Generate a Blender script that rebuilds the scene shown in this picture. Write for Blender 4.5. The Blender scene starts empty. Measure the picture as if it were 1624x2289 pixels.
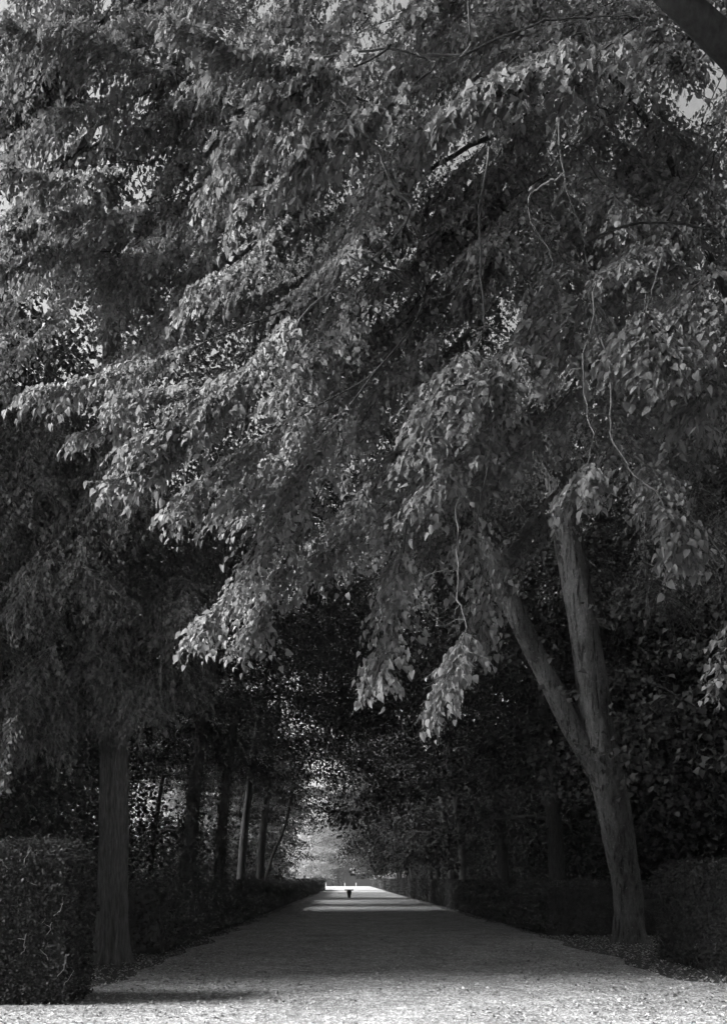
import bpy, math, random
import numpy as np
from mathutils import Vector, Matrix, noise

R = math.radians
random.seed(7)
rng = np.random.default_rng(7)
sc = bpy.context.scene
col = sc.collection

# ------------------------------------------------------------------ camera
# photo frame 1624 x 2289 units, vanishing point of the avenue at (780, 1968), focal length 1796 units
FX, CX, CY, EYE = 1796.0, 780.0, 1968.0, 1.5
cam_d = bpy.data.cameras.new('camera')
cam = bpy.data.objects.new('camera', cam_d)
col.objects.link(cam)
cam.location = (0, 0, EYE)
cam.rotation_euler = (R(90), 0, 0)
cam_d.sensor_fit = 'HORIZONTAL'
cam_d.sensor_width = 36.0
cam_d.lens = FX / 1624 * 36.0
cam_d.shift_x = (812 - CX) / 1624
cam_d.shift_y = (CY - 1144.5) / 1624
cam_d.clip_end = 3000
sc.camera = cam

# ------------------------------------------------------------------ sky, sun, exposure
SUN_EL, SUN_AZ = 37.0, 266.0          # azimuth the light comes from, clockwise from +Y (behind and left of the camera)
world = bpy.data.worlds.new('World')
sc.world = world
world.use_nodes = True
nt = world.node_tree
nt.nodes.clear()
sky = nt.nodes.new('ShaderNodeTexSky')
sky.sky_type = 'NISHITA'
sky.sun_disc = False
sky.sun_elevation = R(SUN_EL)
sky.sun_rotation = R(SUN_AZ)
sky.dust_density = 4.0
bw = nt.nodes.new('ShaderNodeRGBToBW')            # the photograph is black and white
bg = nt.nodes.new('ShaderNodeBackground')
bg.inputs['Strength'].default_value = 0.068
wo = nt.nodes.new('ShaderNodeOutputWorld')
nt.links.new(sky.outputs[0], bw.inputs[0])
nt.links.new(bw.outputs[0], bg.inputs[0])
nt.links.new(bg.outputs[0], wo.inputs[0])
sun_d = bpy.data.lights.new('sun', 'SUN')
sun_d.energy = 5.0
sun_d.angle = R(18)
sun_d.color = (1, 1, 1)
sun = bpy.data.objects.new('sun', sun_d)
col.objects.link(sun)
sv = Vector((math.sin(R(SUN_AZ)) * math.cos(R(SUN_EL)), math.cos(R(SUN_AZ)) * math.cos(R(SUN_EL)), math.sin(R(SUN_EL))))
sun.rotation_euler = sv.to_track_quat('Z', 'Y').to_euler()
sun.location = sv * 60
vs = sc.view_settings
vs.view_transform = 'Standard'
vs.look = 'None'
vs.gamma = 1.0
vs.exposure = 2.1
vs.use_curve_mapping = False
sc.render.engine = 'CYCLES'
cy = sc.cycles
cy.use_denoising = True
cy.max_bounces = 5
cy.volume_bounces = 0
cy.use_adaptive_sampling = True
cy.adaptive_threshold = 0.035
cy.adaptive_min_samples = 16
cy.diffuse_bounces = 3
cy.glossy_bounces = 2
cy.transmission_bounces = 4
cy.caustics_reflective = False
cy.caustics_refractive = False

# ------------------------------------------------------------------ helpers
def at(px, py, Y):
    return Vector(((px - CX) / FX * Y, Y, EYE + (CY - py) / FX * Y))

def tag(o, label=None, cat=None, group=None, kind=None):
    if label: o['label'] = label
    if cat: o['category'] = cat
    if group: o['group'] = group
    if kind: o['kind'] = kind
    return o

def empty(name, loc=(0, 0, 0)):
    o = bpy.data.objects.new(name, None)
    o.empty_display_size = 0.3
    o.location = loc
    col.objects.link(o)
    return o

def link(name, me, parent=None, smooth=True, mat=None, loc=None):
    o = bpy.data.objects.new(name, me)
    col.objects.link(o)
    if mat and not me.materials: me.materials.append(mat)
    if parent:
        o.parent = parent
        if loc is None: o.location = -Vector(parent.location)   # meshes hold world coordinates
    if loc is not None: o.location = loc
    return o

def mesh_np(name, V, loops, starts, totals, smooth=False):
    me = bpy.data.meshes.new(name)
    me.vertices.add(len(V)); me.vertices.foreach_set('co', np.ascontiguousarray(V, dtype=np.float32).ravel())
    me.loops.add(len(loops)); me.loops.foreach_set('vertex_index', np.ascontiguousarray(loops, dtype=np.int32))
    me.polygons.add(len(starts)); me.polygons.foreach_set('loop_start', np.ascontiguousarray(starts, dtype=np.int32))
    try: me.polygons.foreach_set('loop_total', np.ascontiguousarray(totals, dtype=np.int32))
    except Exception: pass
    if smooth: me.polygons.foreach_set('use_smooth', np.ones(len(starts), dtype=bool))
    me.update(calc_edges=True)
    return me

def nz(v):
    v = np.asarray(v, dtype=float)
    return v / np.maximum(np.linalg.norm(v, axis=-1, keepdims=True), 1e-9)

# ---- leaf templates: heart-shaped lime leaf with a fold along the rib and a curled tip
def leaf_template(fold, curl, wide=0.48, twist=0.0):
    mid = [(0, 0), (0.33, 0), (0.68, 0), (1.0, 0)]
    mar = [(-0.08, 0.30), (0.26, wide), (0.64, wide * 0.66)]
    V = []
    def w(u, v): return fold * abs(v) - curl * u * u + twist * v * (u - 0.3)
    for u, v in mid: V.append((u, v, w(u, v)))
    for u, v in mar: V.append((u, v, w(u, v)))
    for u, v in mar: V.append((u, -v, w(u, -v)))
    F = [(0, 1, 5, 4), (1, 2, 6, 5), (2, 3, 6), (0, 7, 8, 1), (1, 8, 9, 2), (2, 9, 3)]
    return np.array(V), F
LEAF = [leaf_template(0.45, 0.22, 0.44), leaf_template(0.85, 0.35, 0.36, 0.3), leaf_template(0.25, 0.50, 0.46, -0.45),
        leaf_template(1.15, 0.15, 0.32, 0.2), leaf_template(-0.35, 0.35, 0.42, 0.6)]
LEAF_MID = [(np.array([(0, 0, 0), (0.45, 0.42, 0.12), (1, 0, -0.25), (0.45, -0.42, 0.12), (0.45, 0, 0)], float), [(0, 4, 1), (4, 2, 1), (0, 3, 4), (4, 3, 2)]),
            (np.array([(0, 0, 0), (0.4, 0.40, 0.28), (1, 0, -0.12), (0.4, -0.40, 0.20), (0.45, 0, 0)], float), [(0, 4, 1), (4, 2, 1), (0, 3, 4), (4, 3, 2)])]
LEAF_FAR = [(np.array([(0, 0, 0), (0.45, 0.45, 0.1), (1, 0, -0.2), (0.45, -0.45, 0.1)], float), [(0, 3, 1), (3, 2, 1)])]

def leaf_mesh(name, P, T, N, S, templates):
    """one mesh out of many leaves: positions P, tip directions T, blade normals N, lengths S"""
    P = np.asarray(P, float); T = nz(T); N = np.asarray(N, float)
    N = nz(N - (N * T).sum(1, keepdims=True) * T)
    B = np.cross(N, T)
    k = np.arange(len(P)) % len(templates)
    Vs, Ls, tot = [], [], []
    off = 0
    for i, (tv, tf) in enumerate(templates):
        m = k == i
        n = int(m.sum())
        if not n: continue
        p, t, nn, b, s = P[m], T[m], N[m], B[m], np.asarray(S)[m][:, None, None]
        V = p[:, None, :] + s * (tv[None, :, 0:1] * t[:, None, :] + tv[None, :, 1:2] * b[:, None, :] + tv[None, :, 2:3] * nn[:, None, :])
        Vs.append(V.reshape(-1, 3))
        flat = np.concatenate([np.array(f) for f in tf])
        Ls.append((flat[None, :] + off + np.arange(n)[:, None] * len(tv)).ravel())
        tot.append(np.tile([len(f) for f in tf], n))
        off += n * len(tv)
    V = np.concatenate(Vs); L = np.concatenate(Ls); tot = np.concatenate(tot)
    st = np.concatenate([[0], np.cumsum(tot)[:-1]])
    return mesh_np(name, V, L, st, tot, smooth=True)

def resample(pts, n):
    """Catmull-Rom through pts, n points"""
    P = np.array([tuple(p) for p in pts], float)
    if len(P) == 2:
        t = np.linspace(0, 1, n)[:, None]
        return P[0] * (1 - t) + P[1] * t
    Q = np.vstack([2 * P[0] - P[1], P, 2 * P[-1] - P[-2]])
    u = np.linspace(0, len(P) - 1 - 1e-6, n)
    i = u.astype(int); t = (u - i)[:, None]
    a, b, c, d = Q[i], Q[i + 1], Q[i + 2], Q[i + 3]
    return 0.5 * (2 * b + (c - a) * t + (2 * a - 5 * b + 4 * c - d) * t * t + (3 * b - a - 3 * c + d) * t ** 3)

def tube_arrays(C, rad, sides, rough=0.0, squash=None, prof=None):
    """vertices and quads of a tube along C with radii rad"""
    n = len(C)
    T = nz(np.gradient(C, axis=0))
    ref = np.array([0.0, 0.0, 1.0]) if abs(T[:, 2]).mean() < 0.8 else np.array([0.0, 1.0, 0.0])
    U = nz(np.cross(T, ref)); W = np.cross(T, U)
    a = np.linspace(0, 2 * math.pi, sides, endpoint=False)
    rr = np.repeat(np.asarray(rad, float)[:, None], sides, 1)
    if prof is not None: rr = rr * prof(C, a)
    V = C[:, None, :] + rr[:, :, None] * (np.cos(a)[None, :, None] * U[:, None, :] + np.sin(a)[None, :, None] * W[:, None, :])
    i = np.arange(n - 1)[:, None] * sides; j = np.arange(sides)[None, :]; j2 = (j + 1) % sides
    Q = np.stack([i + j, i + j2, i + sides + j2, i + sides + j], -1).reshape(-1, 4)
    return V.reshape(-1, 3), Q

def tube(name, pts, radii, sides=10, n=None, mat=None, parent=None, wob=0.0, prof=None, smooth=True):
    n = n or max(6, len(pts) * 4)
    C = resample(pts, n)
    rad = np.interp(np.linspace(0, 1, n), np.linspace(0, 1, len(radii)), radii)
    if wob:
        w = np.cumsum(rng.normal(0, wob, (n, 3)), 0); w -= w[0]; w -= np.linspace(0, 1, n)[:, None] * w[-1]
        C = C + w
    V, Q = tube_arrays(C, rad, sides, prof=prof)
    me = mesh_np(name, V, Q.ravel(), np.arange(len(Q)) * 4, np.full(len(Q), 4), smooth=smooth)
    return link(name, me, parent, mat=mat), C

def many_tubes(name, curves, mat, parent, sides=3):
    Vs, Qs, off = [], [], 0
    for C, r0, r1 in curves:
        V, Q = tube_arrays(C, np.linspace(r0, r1, len(C)), sides)
        Vs.append(V); Qs.append(Q + off); off += len(V)
    V = np.concatenate(Vs); Q = np.concatenate(Qs)
    me = mesh_np(name, V, Q.ravel(), np.arange(len(Q)) * 4, np.full(len(Q), 4), smooth=True)
    return link(name, me, parent, mat=mat)

# ------------------------------------------------------------------ materials (all grey: a black and white photograph)
def new_mat(name):
    m = bpy.data.materials.new(name); m.use_nodes = True
    t = m.node_tree; t.nodes.clear()
    out = t.nodes.new('ShaderNodeOutputMaterial')
    return m, t, out

def g(v): return (v, v, v, 1)

def ramp(t, fac, stops):
    r = t.nodes.new('ShaderNodeValToRGB')
    el = r.color_ramp.elements
    while len(el) < len(stops): el.new(0.5)
    for e, (p, v) in zip(el, stops): e.position = p; e.color = g(v)
    t.links.new(fac, r.inputs[0])
    return r

def leaf_material(name, lo, hi, trans=0.22, rough=0.45, spec=0.35, objrand=False):
    m, t, out = new_mat(name)
    geo = t.nodes.new('ShaderNodeNewGeometry')
    fac = geo.outputs['Random Per Island']
    if objrand:
        oi = t.nodes.new('ShaderNodeObjectInfo'); fac = oi.outputs['Random']
    r = ramp(t, fac, [(0, lo), (0.75, (lo + hi) / 2), (1, hi)])
    p = t.nodes.new('ShaderNodeBsdfPrincipled')
    p.inputs['Roughness'].default_value = rough
    p.inputs['Specular IOR Level'].default_value = spec
    t.links.new(r.outputs[0], p.inputs['Base Color'])
    tr = t.nodes.new('ShaderNodeBsdfTranslucent')
    t.links.new(r.outputs[0], tr.inputs['Color'])
    mx = t.nodes.new('ShaderNodeMixShader'); mx.inputs[0].default_value = trans
    t.links.new(p.outputs[0], mx.inputs[1]); t.links.new(tr.outputs[0], mx.inputs[2])
    t.links.new(mx.outputs[0], out.inputs[0])
    return m

def surf_material(name, lo, hi, scale, rough=0.9, bump=0.4, dist=0.02, stretch=(1, 1, 1), detail=8, spots=None):
    m, t, out = new_mat(name)
    tc = t.nodes.new('ShaderNodeNewGeometry')
    mp = t.nodes.new('ShaderNodeMapping'); mp.inputs['Scale'].default_value = stretch
    t.links.new(tc.outputs['Position'], mp.inputs[0])
    n1 = t.nodes.new('ShaderNodeTexNoise'); n1.inputs['Scale'].default_value = scale; n1.inputs['Detail'].default_value = detail
    n1.inputs['Roughness'].default_value = 0.65
    t.links.new(mp.outputs[0], n1.inputs[0])
    r = ramp(t, n1.outputs[0], [(0.3, lo), (0.7, hi)])
    colour = r.outputs[0]
    if spots:
        n2 = t.nodes.new('ShaderNodeTexNoise'); n2.inputs['Scale'].default_value = spots[0]; n2.inputs['Detail'].default_value = 3
        t.links.new(tc.outputs['Position'], n2.inputs[0])
        r2 = ramp(t, n2.outputs[0], [(spots[1], 0), (spots[1] + 0.06, 1)])
        mx = t.nodes.new('ShaderNodeMixRGB'); mx.inputs[2].default_value = g(spots[2])
        t.links.new(r2.outputs[0], mx.inputs[0]); t.links.new(colour, mx.inputs[1])
        colour = mx.outputs[0]
    p = t.nodes.new('ShaderNodeBsdfPrincipled')
    p.inputs['Roughness'].default_value = rough
    p.inputs['Specular IOR Level'].default_value = 0.2
    t.links.new(colour, p.inputs['Base Color'])
    if bump:
        b = t.nodes.new('ShaderNodeBump'); b.inputs['Strength'].default_value = bump; b.inputs['Distance'].default_value = dist
        t.links.new(n1.outputs[0], b.inputs['Height']); t.links.new(b.outputs[0], p.inputs['Normal'])
    t.links.new(p.outputs[0], out.inputs[0])
    return m

M = {}
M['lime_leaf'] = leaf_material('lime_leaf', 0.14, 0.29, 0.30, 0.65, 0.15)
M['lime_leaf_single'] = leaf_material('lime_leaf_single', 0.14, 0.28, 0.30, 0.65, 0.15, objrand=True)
M['shade_leaf'] = leaf_material('shade_leaf', 0.04, 0.12, 0.25, 0.65, 0.15)  # darker lime leaf: shade on the left crown put into the colour
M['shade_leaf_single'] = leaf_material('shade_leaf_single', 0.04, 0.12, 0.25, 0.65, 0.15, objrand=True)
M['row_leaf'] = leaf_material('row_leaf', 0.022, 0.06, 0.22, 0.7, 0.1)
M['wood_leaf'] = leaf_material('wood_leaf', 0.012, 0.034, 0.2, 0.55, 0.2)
M['hedge_leaf'] = leaf_material('hedge_leaf', 0.016, 0.05, 0.1, 0.65, 0.12)
M['ivy_leaf'] = leaf_material('ivy_leaf', 0.02, 0.045, 0.1, 0.6, 0.15)
M['bract'] = leaf_material('bract', 0.14, 0.24, 0.3, 0.5, 0.25)
M['litter_leaf'] = leaf_material('litter_leaf', 0.18, 0.50, 0.1, 0.6, 0.2)
M['twig'] = surf_material('twig', 0.07, 0.16, 40, bump=0.2, dist=0.003)
M['hedge_twig'] = surf_material('hedge_twig', 0.12, 0.24, 50, bump=0.2, dist=0.003)
M['furrowed_bark'] = surf_material('furrowed_bark', 0.03, 0.13, 30, bump=0.8, dist=0.02, stretch=(1, 1, 0.14))
def stained_bark(name):
    m, t, out = new_mat(name)
    geo = t.nodes.new('ShaderNodeNewGeometry')
    def nse(scale, stretch, detail):
        mp = t.nodes.new('ShaderNodeMapping'); mp.inputs['Scale'].default_value = stretch
        t.links.new(geo.outputs['Position'], mp.inputs[0])
        n = t.nodes.new('ShaderNodeTexNoise'); n.inputs['Scale'].default_value = scale; n.inputs['Detail'].default_value = detail; n.inputs['Roughness'].default_value = .7
        t.links.new(mp.outputs[0], n.inputs[0]); return n
    big = nse(2.2, (1, 1, .35), 6); fine = nse(22, (1, 1, .5), 8); crack = nse(14, (1, 1, .12), 4); spot = nse(26, (1, 1, 1), 2)
    base = ramp(t, big.outputs[0], [(.35, .035), (.5, .085), (.68, .14)])
    def mix(kind, a, b, fac):
        x = t.nodes.new('ShaderNodeMixRGB'); x.blend_type = kind; x.inputs[0].default_value = fac
        t.links.new(a, x.inputs[1]); t.links.new(b, x.inputs[2]); return x.outputs[0]
    c = mix('MULTIPLY', base.outputs[0], ramp(t, fine.outputs[0], [(.3, .45), (.7, 1.2)]).outputs[0], 1)
    c = mix('MULTIPLY', c, ramp(t, crack.outputs[0], [(.38, .15), (.45, 1)]).outputs[0], .9)
    c = mix('ADD', c, ramp(t, spot.outputs[0], [(.66, 0), (.70, .12)]).outputs[0], 1)
    p = t.nodes.new('ShaderNodeBsdfPrincipled'); p.inputs['Roughness'].default_value = .9; p.inputs['Specular IOR Level'].default_value = .15
    t.links.new(c, p.inputs['Base Color'])
    h = mix('MULTIPLY', ramp(t, crack.outputs[0], [(.34, 0), (.46, 1)]).outputs[0], fine.outputs[0], .6)
    b = t.nodes.new('ShaderNodeBump'); b.inputs['Strength'].default_value = 1.0; b.inputs['Distance'].default_value = .06
    t.links.new(h, b.inputs['Height']); t.links.new(b.outputs[0], p.inputs['Normal'])
    t.links.new(p.outputs[0], out.inputs[0])
    return m
M['smooth_bark'] = stained_bark('smooth_bark')
M['dark_bark'] = surf_material('dark_bark', 0.02, 0.06, 22, bump=0.7, dist=0.02, stretch=(1, 1, 0.2))
M['hedge_core'] = surf_material('hedge_core', 0.012, 0.03, 12, bump=0)
def gravel_material():
    m, t, out = new_mat('gravel')
    geo = t.nodes.new('ShaderNodeNewGeometry')
    def nse(sc_, d_, r_=.65):
        n = t.nodes.new('ShaderNodeTexNoise'); n.inputs['Scale'].default_value = sc_; n.inputs['Detail'].default_value = d_; n.inputs['Roughness'].default_value = r_
        t.links.new(geo.outputs['Position'], n.inputs[0]); return n
    vor = t.nodes.new('ShaderNodeTexVoronoi'); vor.inputs['Scale'].default_value = 42
    t.links.new(geo.outputs['Position'], vor.inputs[0])
    bwv = t.nodes.new('ShaderNodeRGBToBW'); t.links.new(vor.outputs['Color'], bwv.inputs[0])
    stones = ramp(t, bwv.outputs[0], [(.15, .155), (.6, .29), (.9, .56)])
    big = nse(.9, 5); mid = nse(6, 6, .75)
    def mul(a, b):
        x = t.nodes.new('ShaderNodeMixRGB'); x.blend_type = 'MULTIPLY'; x.inputs[0].default_value = 1
        t.links.new(a, x.inputs[1]); t.links.new(b, x.inputs[2]); return x.outputs[0]
    c = mul(stones.outputs[0], ramp(t, big.outputs[0], [(.35, .72), (.65, 1.15)]).outputs[0])
    c = mul(c, ramp(t, mid.outputs[0], [(.32, .5), (.6, 1.15)]).outputs[0])
    p = t.nodes.new('ShaderNodeBsdfPrincipled'); p.inputs['Roughness'].default_value = .95; p.inputs['Specular IOR Level'].default_value = .1
    t.links.new(c, p.inputs['Base Color'])
    b = t.nodes.new('ShaderNodeBump'); b.inputs['Strength'].default_value = .8; b.inputs['Distance'].default_value = .02
    t.links.new(vor.outputs['Distance'], b.inputs['Height'])
    b2 = t.nodes.new('ShaderNodeBump'); b2.inputs['Strength'].default_value = .6; b2.inputs['Distance'].default_value = .12
    t.links.new(mid.outputs[0], b2.inputs['Height']); t.links.new(b.outputs[0], b2.inputs['Normal']); t.links.new(b2.outputs[0], p.inputs['Normal'])
    t.links.new(p.outputs[0], out.inputs[0])
    return m
M['gravel'] = gravel_material()
M['soil'] = surf_material('soil', 0.02, 0.06, 14, bump=0.8, dist=0.03)
M['urn_stone'] = surf_material('urn_stone', 0.006, 0.014, 30, bump=0.3, dist=0.01)
M['wall_plaster'] = surf_material('wall_plaster', 0.02, 0.045, 3, bump=0.3, dist=0.02)
M['post_paint'] = surf_material('post_paint', 0.35, 0.5, 20, bump=0.1, dist=0.01)

# ------------------------------------------------------------------ ground and path
def sheet(name, x0, x1, y0, y1, z, mat, edge=None):
    me = bpy.data.meshes.new(name)
    if edge is None:
        V = [(x0, y0, z), (x1, y0, z), (x1, y1, z), (x0, y1, z)]; F = [(0, 1, 2, 3)]
    else:
        n = 240; V, F = [], []
        for i in range(n + 1):
            y = y0 + (y1 - y0) * (i / n) ** 1.7
            a = noise.noise((3.1, y * 0.6, 0)) * edge; b = noise.noise((9.7, y * 0.6, 4)) * edge
            V += [(x0 + a, y, z), (x1 + b, y, z)]
        for i in range(n): F.append((2 * i, 2 * i + 1, 2 * i + 3, 2 * i + 2))
    me.from_pydata(V, [], F); me.update()
    return tag(link(name, me, mat=mat), kind='structure')
sheet('ground', -900, 900, -900, 900, 0.0, M['soil'])
# the gravel path widens into an open forecourt in front of the hedges
V, F = [], []
ys = np.concatenate([np.linspace(-60, 6, 12), np.linspace(6.4, 30, 110), np.linspace(31, 196, 120)])
for y_ in ys:
    fl = min(60.0, max(0.0, 10.2 - y_) ** 1.5 * 5); fr = min(60.0, max(0.0, 12.0 - y_) ** 1.5 * 1.6)
    V += [(-3.4 - fl - 3.6 * min(1, max(0, (y_ - 126) / 8)) + noise.noise((3.1, y_ * .6, 0)) * .4, y_, .010), (5.0 + fr + noise.noise((9.7, y_ * .6, 4)) * .4, y_, .010)]
for i in range(len(ys) - 1): F.append((2 * i, 2 * i + 1, 2 * i + 3, 2 * i + 2))
me = bpy.data.meshes.new('path'); me.from_pydata(V, [], F); me.update()
tag(link('path', me, mat=M['gravel']), kind='structure')

# ------------------------------------------------------------------ foliage: sprays of leaves on twigs along a bough
class Foliage:
    def __init__(self): self.P, self.T, self.N, self.S, self.tw, self.br = [], [], [], [], [], []
    def arrays(self): return [np.concatenate(a) for a in (self.P, self.T, self.N, self.S)]

def spray(fo, pts, t0=0.25, fan=0.6, ntw=26, gap=0.055, size=0.085, nb=(-0.25, -0.55, 0.75), droop=0.45, bracts=0.1, hang=0.22, flat=0.5):
    """twigs to both sides of the bough, lime leaves alternating along each twig"""
    ntw = int(ntw * 2.4); gap *= 0.64; size *= 0.69
    C = resample(pts, 40)
    T = nz(np.gradient(C, axis=0))
    nb = nz(np.array(nb))
    for k in range(ntw):
        t = t0 + (1 - t0) * (k + rng.random()) / ntw
        i = min(39, int(t * 39))
        c, d = C[i], T[i]
        side = nz(np.cross(d, nb)) * (1 if k % 2 else -1)
        L = fan * (1.05 - 0.55 * t) * rng.uniform(0.55, 1.15)
        dirv = nz(d * rng.uniform(0.35, 0.9) + side * rng.uniform(0.35, 0.9) + rng.normal(0, 0.22, 3) * np.array([1, 1, flat]))
        s = np.linspace(0, 1, 7)[:, None]
        cur = c + dirv * L * s + np.array([0, 0, -1.0]) * droop * L * s ** 2
        cur = cur + np.cumsum(rng.normal(0, 0.012, (7, 3)), 0) * s
        fo.tw.append((cur, 0.0045, 0.0016))
        nl = max(3, int(L / gap))
        u = (np.arange(nl) + rng.random(nl) * 0.6) / nl
        u = np.clip(u, 0.02, 1)
        pos = np.stack([np.interp(u, s[:, 0], cur[:, j]) for j in range(3)], 1)
        tang = nz(np.stack([np.interp(u, s[:, 0], np.gradient(cur, axis=0)[:, j]) for j in range(3)], 1))
        sd = nz(np.cross(tang, nb)) * np.where(np.arange(nl) % 2, 1, -1)[:, None]
        tip = nz(tang * 0.65 + sd * 0.42 + np.array([-0.16 if nb[0] < -.2 else -.04, -0.14, -hang]) + rng.normal(0, 0.2, (nl, 3)))
        nrm = nz(nb + rng.normal(0, 0.42, (nl, 3)))
        fo.P.append(pos + tip * 0.018); fo.T.append(tip); fo.N.append(nrm)
        fo.S.append(size * rng.uniform(0.42, 1.35, nl))
        if rng.random() < bracts * 3:
            fo.br.append(pos[rng.integers(nl)])

def inside(poly, x, y):
    c = False; j = len(poly) - 1
    for i in range(len(poly)):
        xi, yi = poly[i]; xj, yj = poly[j]
        if (yi > y) != (yj > y) and x < (xj - xi) * (y - yi) / (yj - yi) + xi: c = not c
        j = i
    return c

def pick(poly):
    xs = [p[0] for p in poly]; ys = [p[1] for p in poly]
    while True:
        x, y = rng.uniform(min(xs), max(xs)), rng.uniform(min(ys), max(ys))
        if inside(poly, x, y): return x, y

def bract_mesh(name, pts, parent):
    """pale narrow bracts with two or three hanging nutlets"""
    P, T, N, S = [], [], [], []
    Vs, F, curves = [], [], []
    oct_v = np.array([(1, 0, 0), (-1, 0, 0), (0, 1, 0), (0, -1, 0), (0, 0, 1), (0, 0, -1)], float)
    oct_f = [(0, 2, 4), (2, 1, 4), (1, 3, 4), (3, 0, 4), (2, 0, 5), (1, 2, 5), (3, 1, 5), (0, 3, 5)]
    off = 0
    for p in pts:
        d = nz(np.array([rng.normal(0, .35), rng.normal(0, .35), -1.0]))
        P.append(p); T.append(d); N.append(rng.normal(0, 1, 3)); S.append(rng.uniform(0.06, 0.09))
        q = p + d * 0.04
        for _ in range(rng.integers(2, 4)):
            e = q + np.array([rng.normal(0, .018), rng.normal(0, .018), -rng.uniform(0.035, 0.07)])
            curves.append((np.array([q, (q + e) / 2 + rng.normal(0, .004, 3), e]), 0.0012, 0.0009))
            Vs.append(oct_v * 0.0055 + e); F += [tuple(i + off for i in f) for f in oct_f]; off += 6
    strip = [(np.array([(0, 0.03, 0), (0, -0.03, 0), (0.5, 0.12, 0.06), (0.5, -0.12, 0.03), (1, 0.04, 0.0), (1, -0.04, -0.05)], float), [(0, 1, 3, 2), (2, 3, 5, 4)])]
    o = link('fruit_bracts', leaf_mesh(name, P, T, N, S, strip), parent, mat=M['bract'])
    tag(o, kind='stuff')
    me = bpy.data.meshes.new('nutlets'); me.from_pydata(np.concatenate(Vs).tolist(), [], F); me.update()
    tag(link('nutlets', me, parent, mat=M['bract']), kind='stuff')
    return curves

def finish_tree(fo, tree, leafmat, singlemat, n_single=300, templates=LEAF):
    """the largest-showing leaves as parts of their own, the others as one part"""
    P, T, N, S = fo.arrays()
    px = CX + P[:, 0] / P[:, 1] * FX; py = CY - (P[:, 2] - EYE) / P[:, 1] * FX
    vis = (px > 5) & (px < 1619) & (py > 5) & (py < 2284)
    cell = (px // 16).astype(int) * 1000 + (py // 16).astype(int)
    order = np.argsort(P[:, 1])
    seen, front = set(), []
    for i in order:
        if vis[i] and cell[i] not in seen:
            seen.add(cell[i]); front.append(i)
    front = np.array(front)
    show = S[front] / P[front, 1]
    single = front[np.argsort(-show)[:n_single]]
    keep = np.ones(len(P), bool); keep[single] = False
    o = link('foliage', leaf_mesh('foliage', P[keep], T[keep], N[keep], S[keep], templates), tree, mat=leafmat)
    tag(o, kind='stuff')
    base = []
    for tv, tf in LEAF:
        me = bpy.data.meshes.new('leaf'); me.from_pydata(tv.tolist(), [], tf); me.update(); me.materials.append(singlemat); base.append(me)
    Tn = nz(T[single]); Nn = N[single]; Nn = nz(Nn - (Nn * Tn).sum(1, keepdims=True) * Tn); Bn = np.cross(Nn, Tn)
    tl = np.array(tree.location)
    for q, i in enumerate(single):
        lo = bpy.data.objects.new('leaf', base[q % len(base)])
        col.objects.link(lo)
        lo.parent = tree
        m = Matrix.Identity(4)
        for r_ in range(3):
            m[r_][0] = Tn[q, r_] * S[i]; m[r_][1] = Bn[q, r_] * S[i]; m[r_][2] = Nn[q, r_] * S[i]; m[r_][3] = P[i, r_] - tl[r_]
        lo.matrix_basis = m
    tw = fo.tw
    if fo.br: tw = tw + bract_mesh('fruit_bracts', fo.br, tree)
    tag(many_tubes('twigs', tw, M['twig'], tree), kind='stuff')
    return len(P)

def bark_profile(ridges, depth, seed, flare_z=0.5, flare=0.35, lump=0.06):
    def f(C, a):
        out = np.ones((len(C), len(a)))
        for i, c in enumerate(C):
            z = c[2]
            fl = 1 + flare * math.exp(-z / flare_z) if z < flare_z * 6 else 1
            for j, an in enumerate(a):
                x, y = math.cos(an), math.sin(an)
                r = noise.noise((x * ridges, y * ridges, z * 1.1 + seed))
                r2 = noise.noise((x * ridges * 2.3, y * ridges * 2.3, z * 3.0 + seed))
                l = noise.noise((x * 1.2, y * 1.2, z * 0.7 + seed * 3))
                root = max(0, noise.noise((x * 1.7, y * 1.7, seed))) * math.exp(-z / 0.35) if z < 2 else 0
                out[i, j] = fl * (1 - depth * (1 - min(1, abs(r) * 3.2)) + depth * 0.5 * r2 + lump * l) + root * 0.9
        return out
    return f

def branch_to(tree, name, pts, r0, r1, mat, wob=0.008, sides=7):
    return tube(name, pts, [r0, r1], sides=sides, n=max(10, 6 * len(pts)), mat=mat, parent=tree, wob=wob)

def nearest(limbs, p):
    best = None
    for C in limbs:
        i = int(np.argmin(((C - np.array(p)) ** 2).sum(1)))
        d = float(np.linalg.norm(C[i] - np.array(p)))
        if best is None or d < best[0]: best = (d, C[i])
    return best[1]

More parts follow.
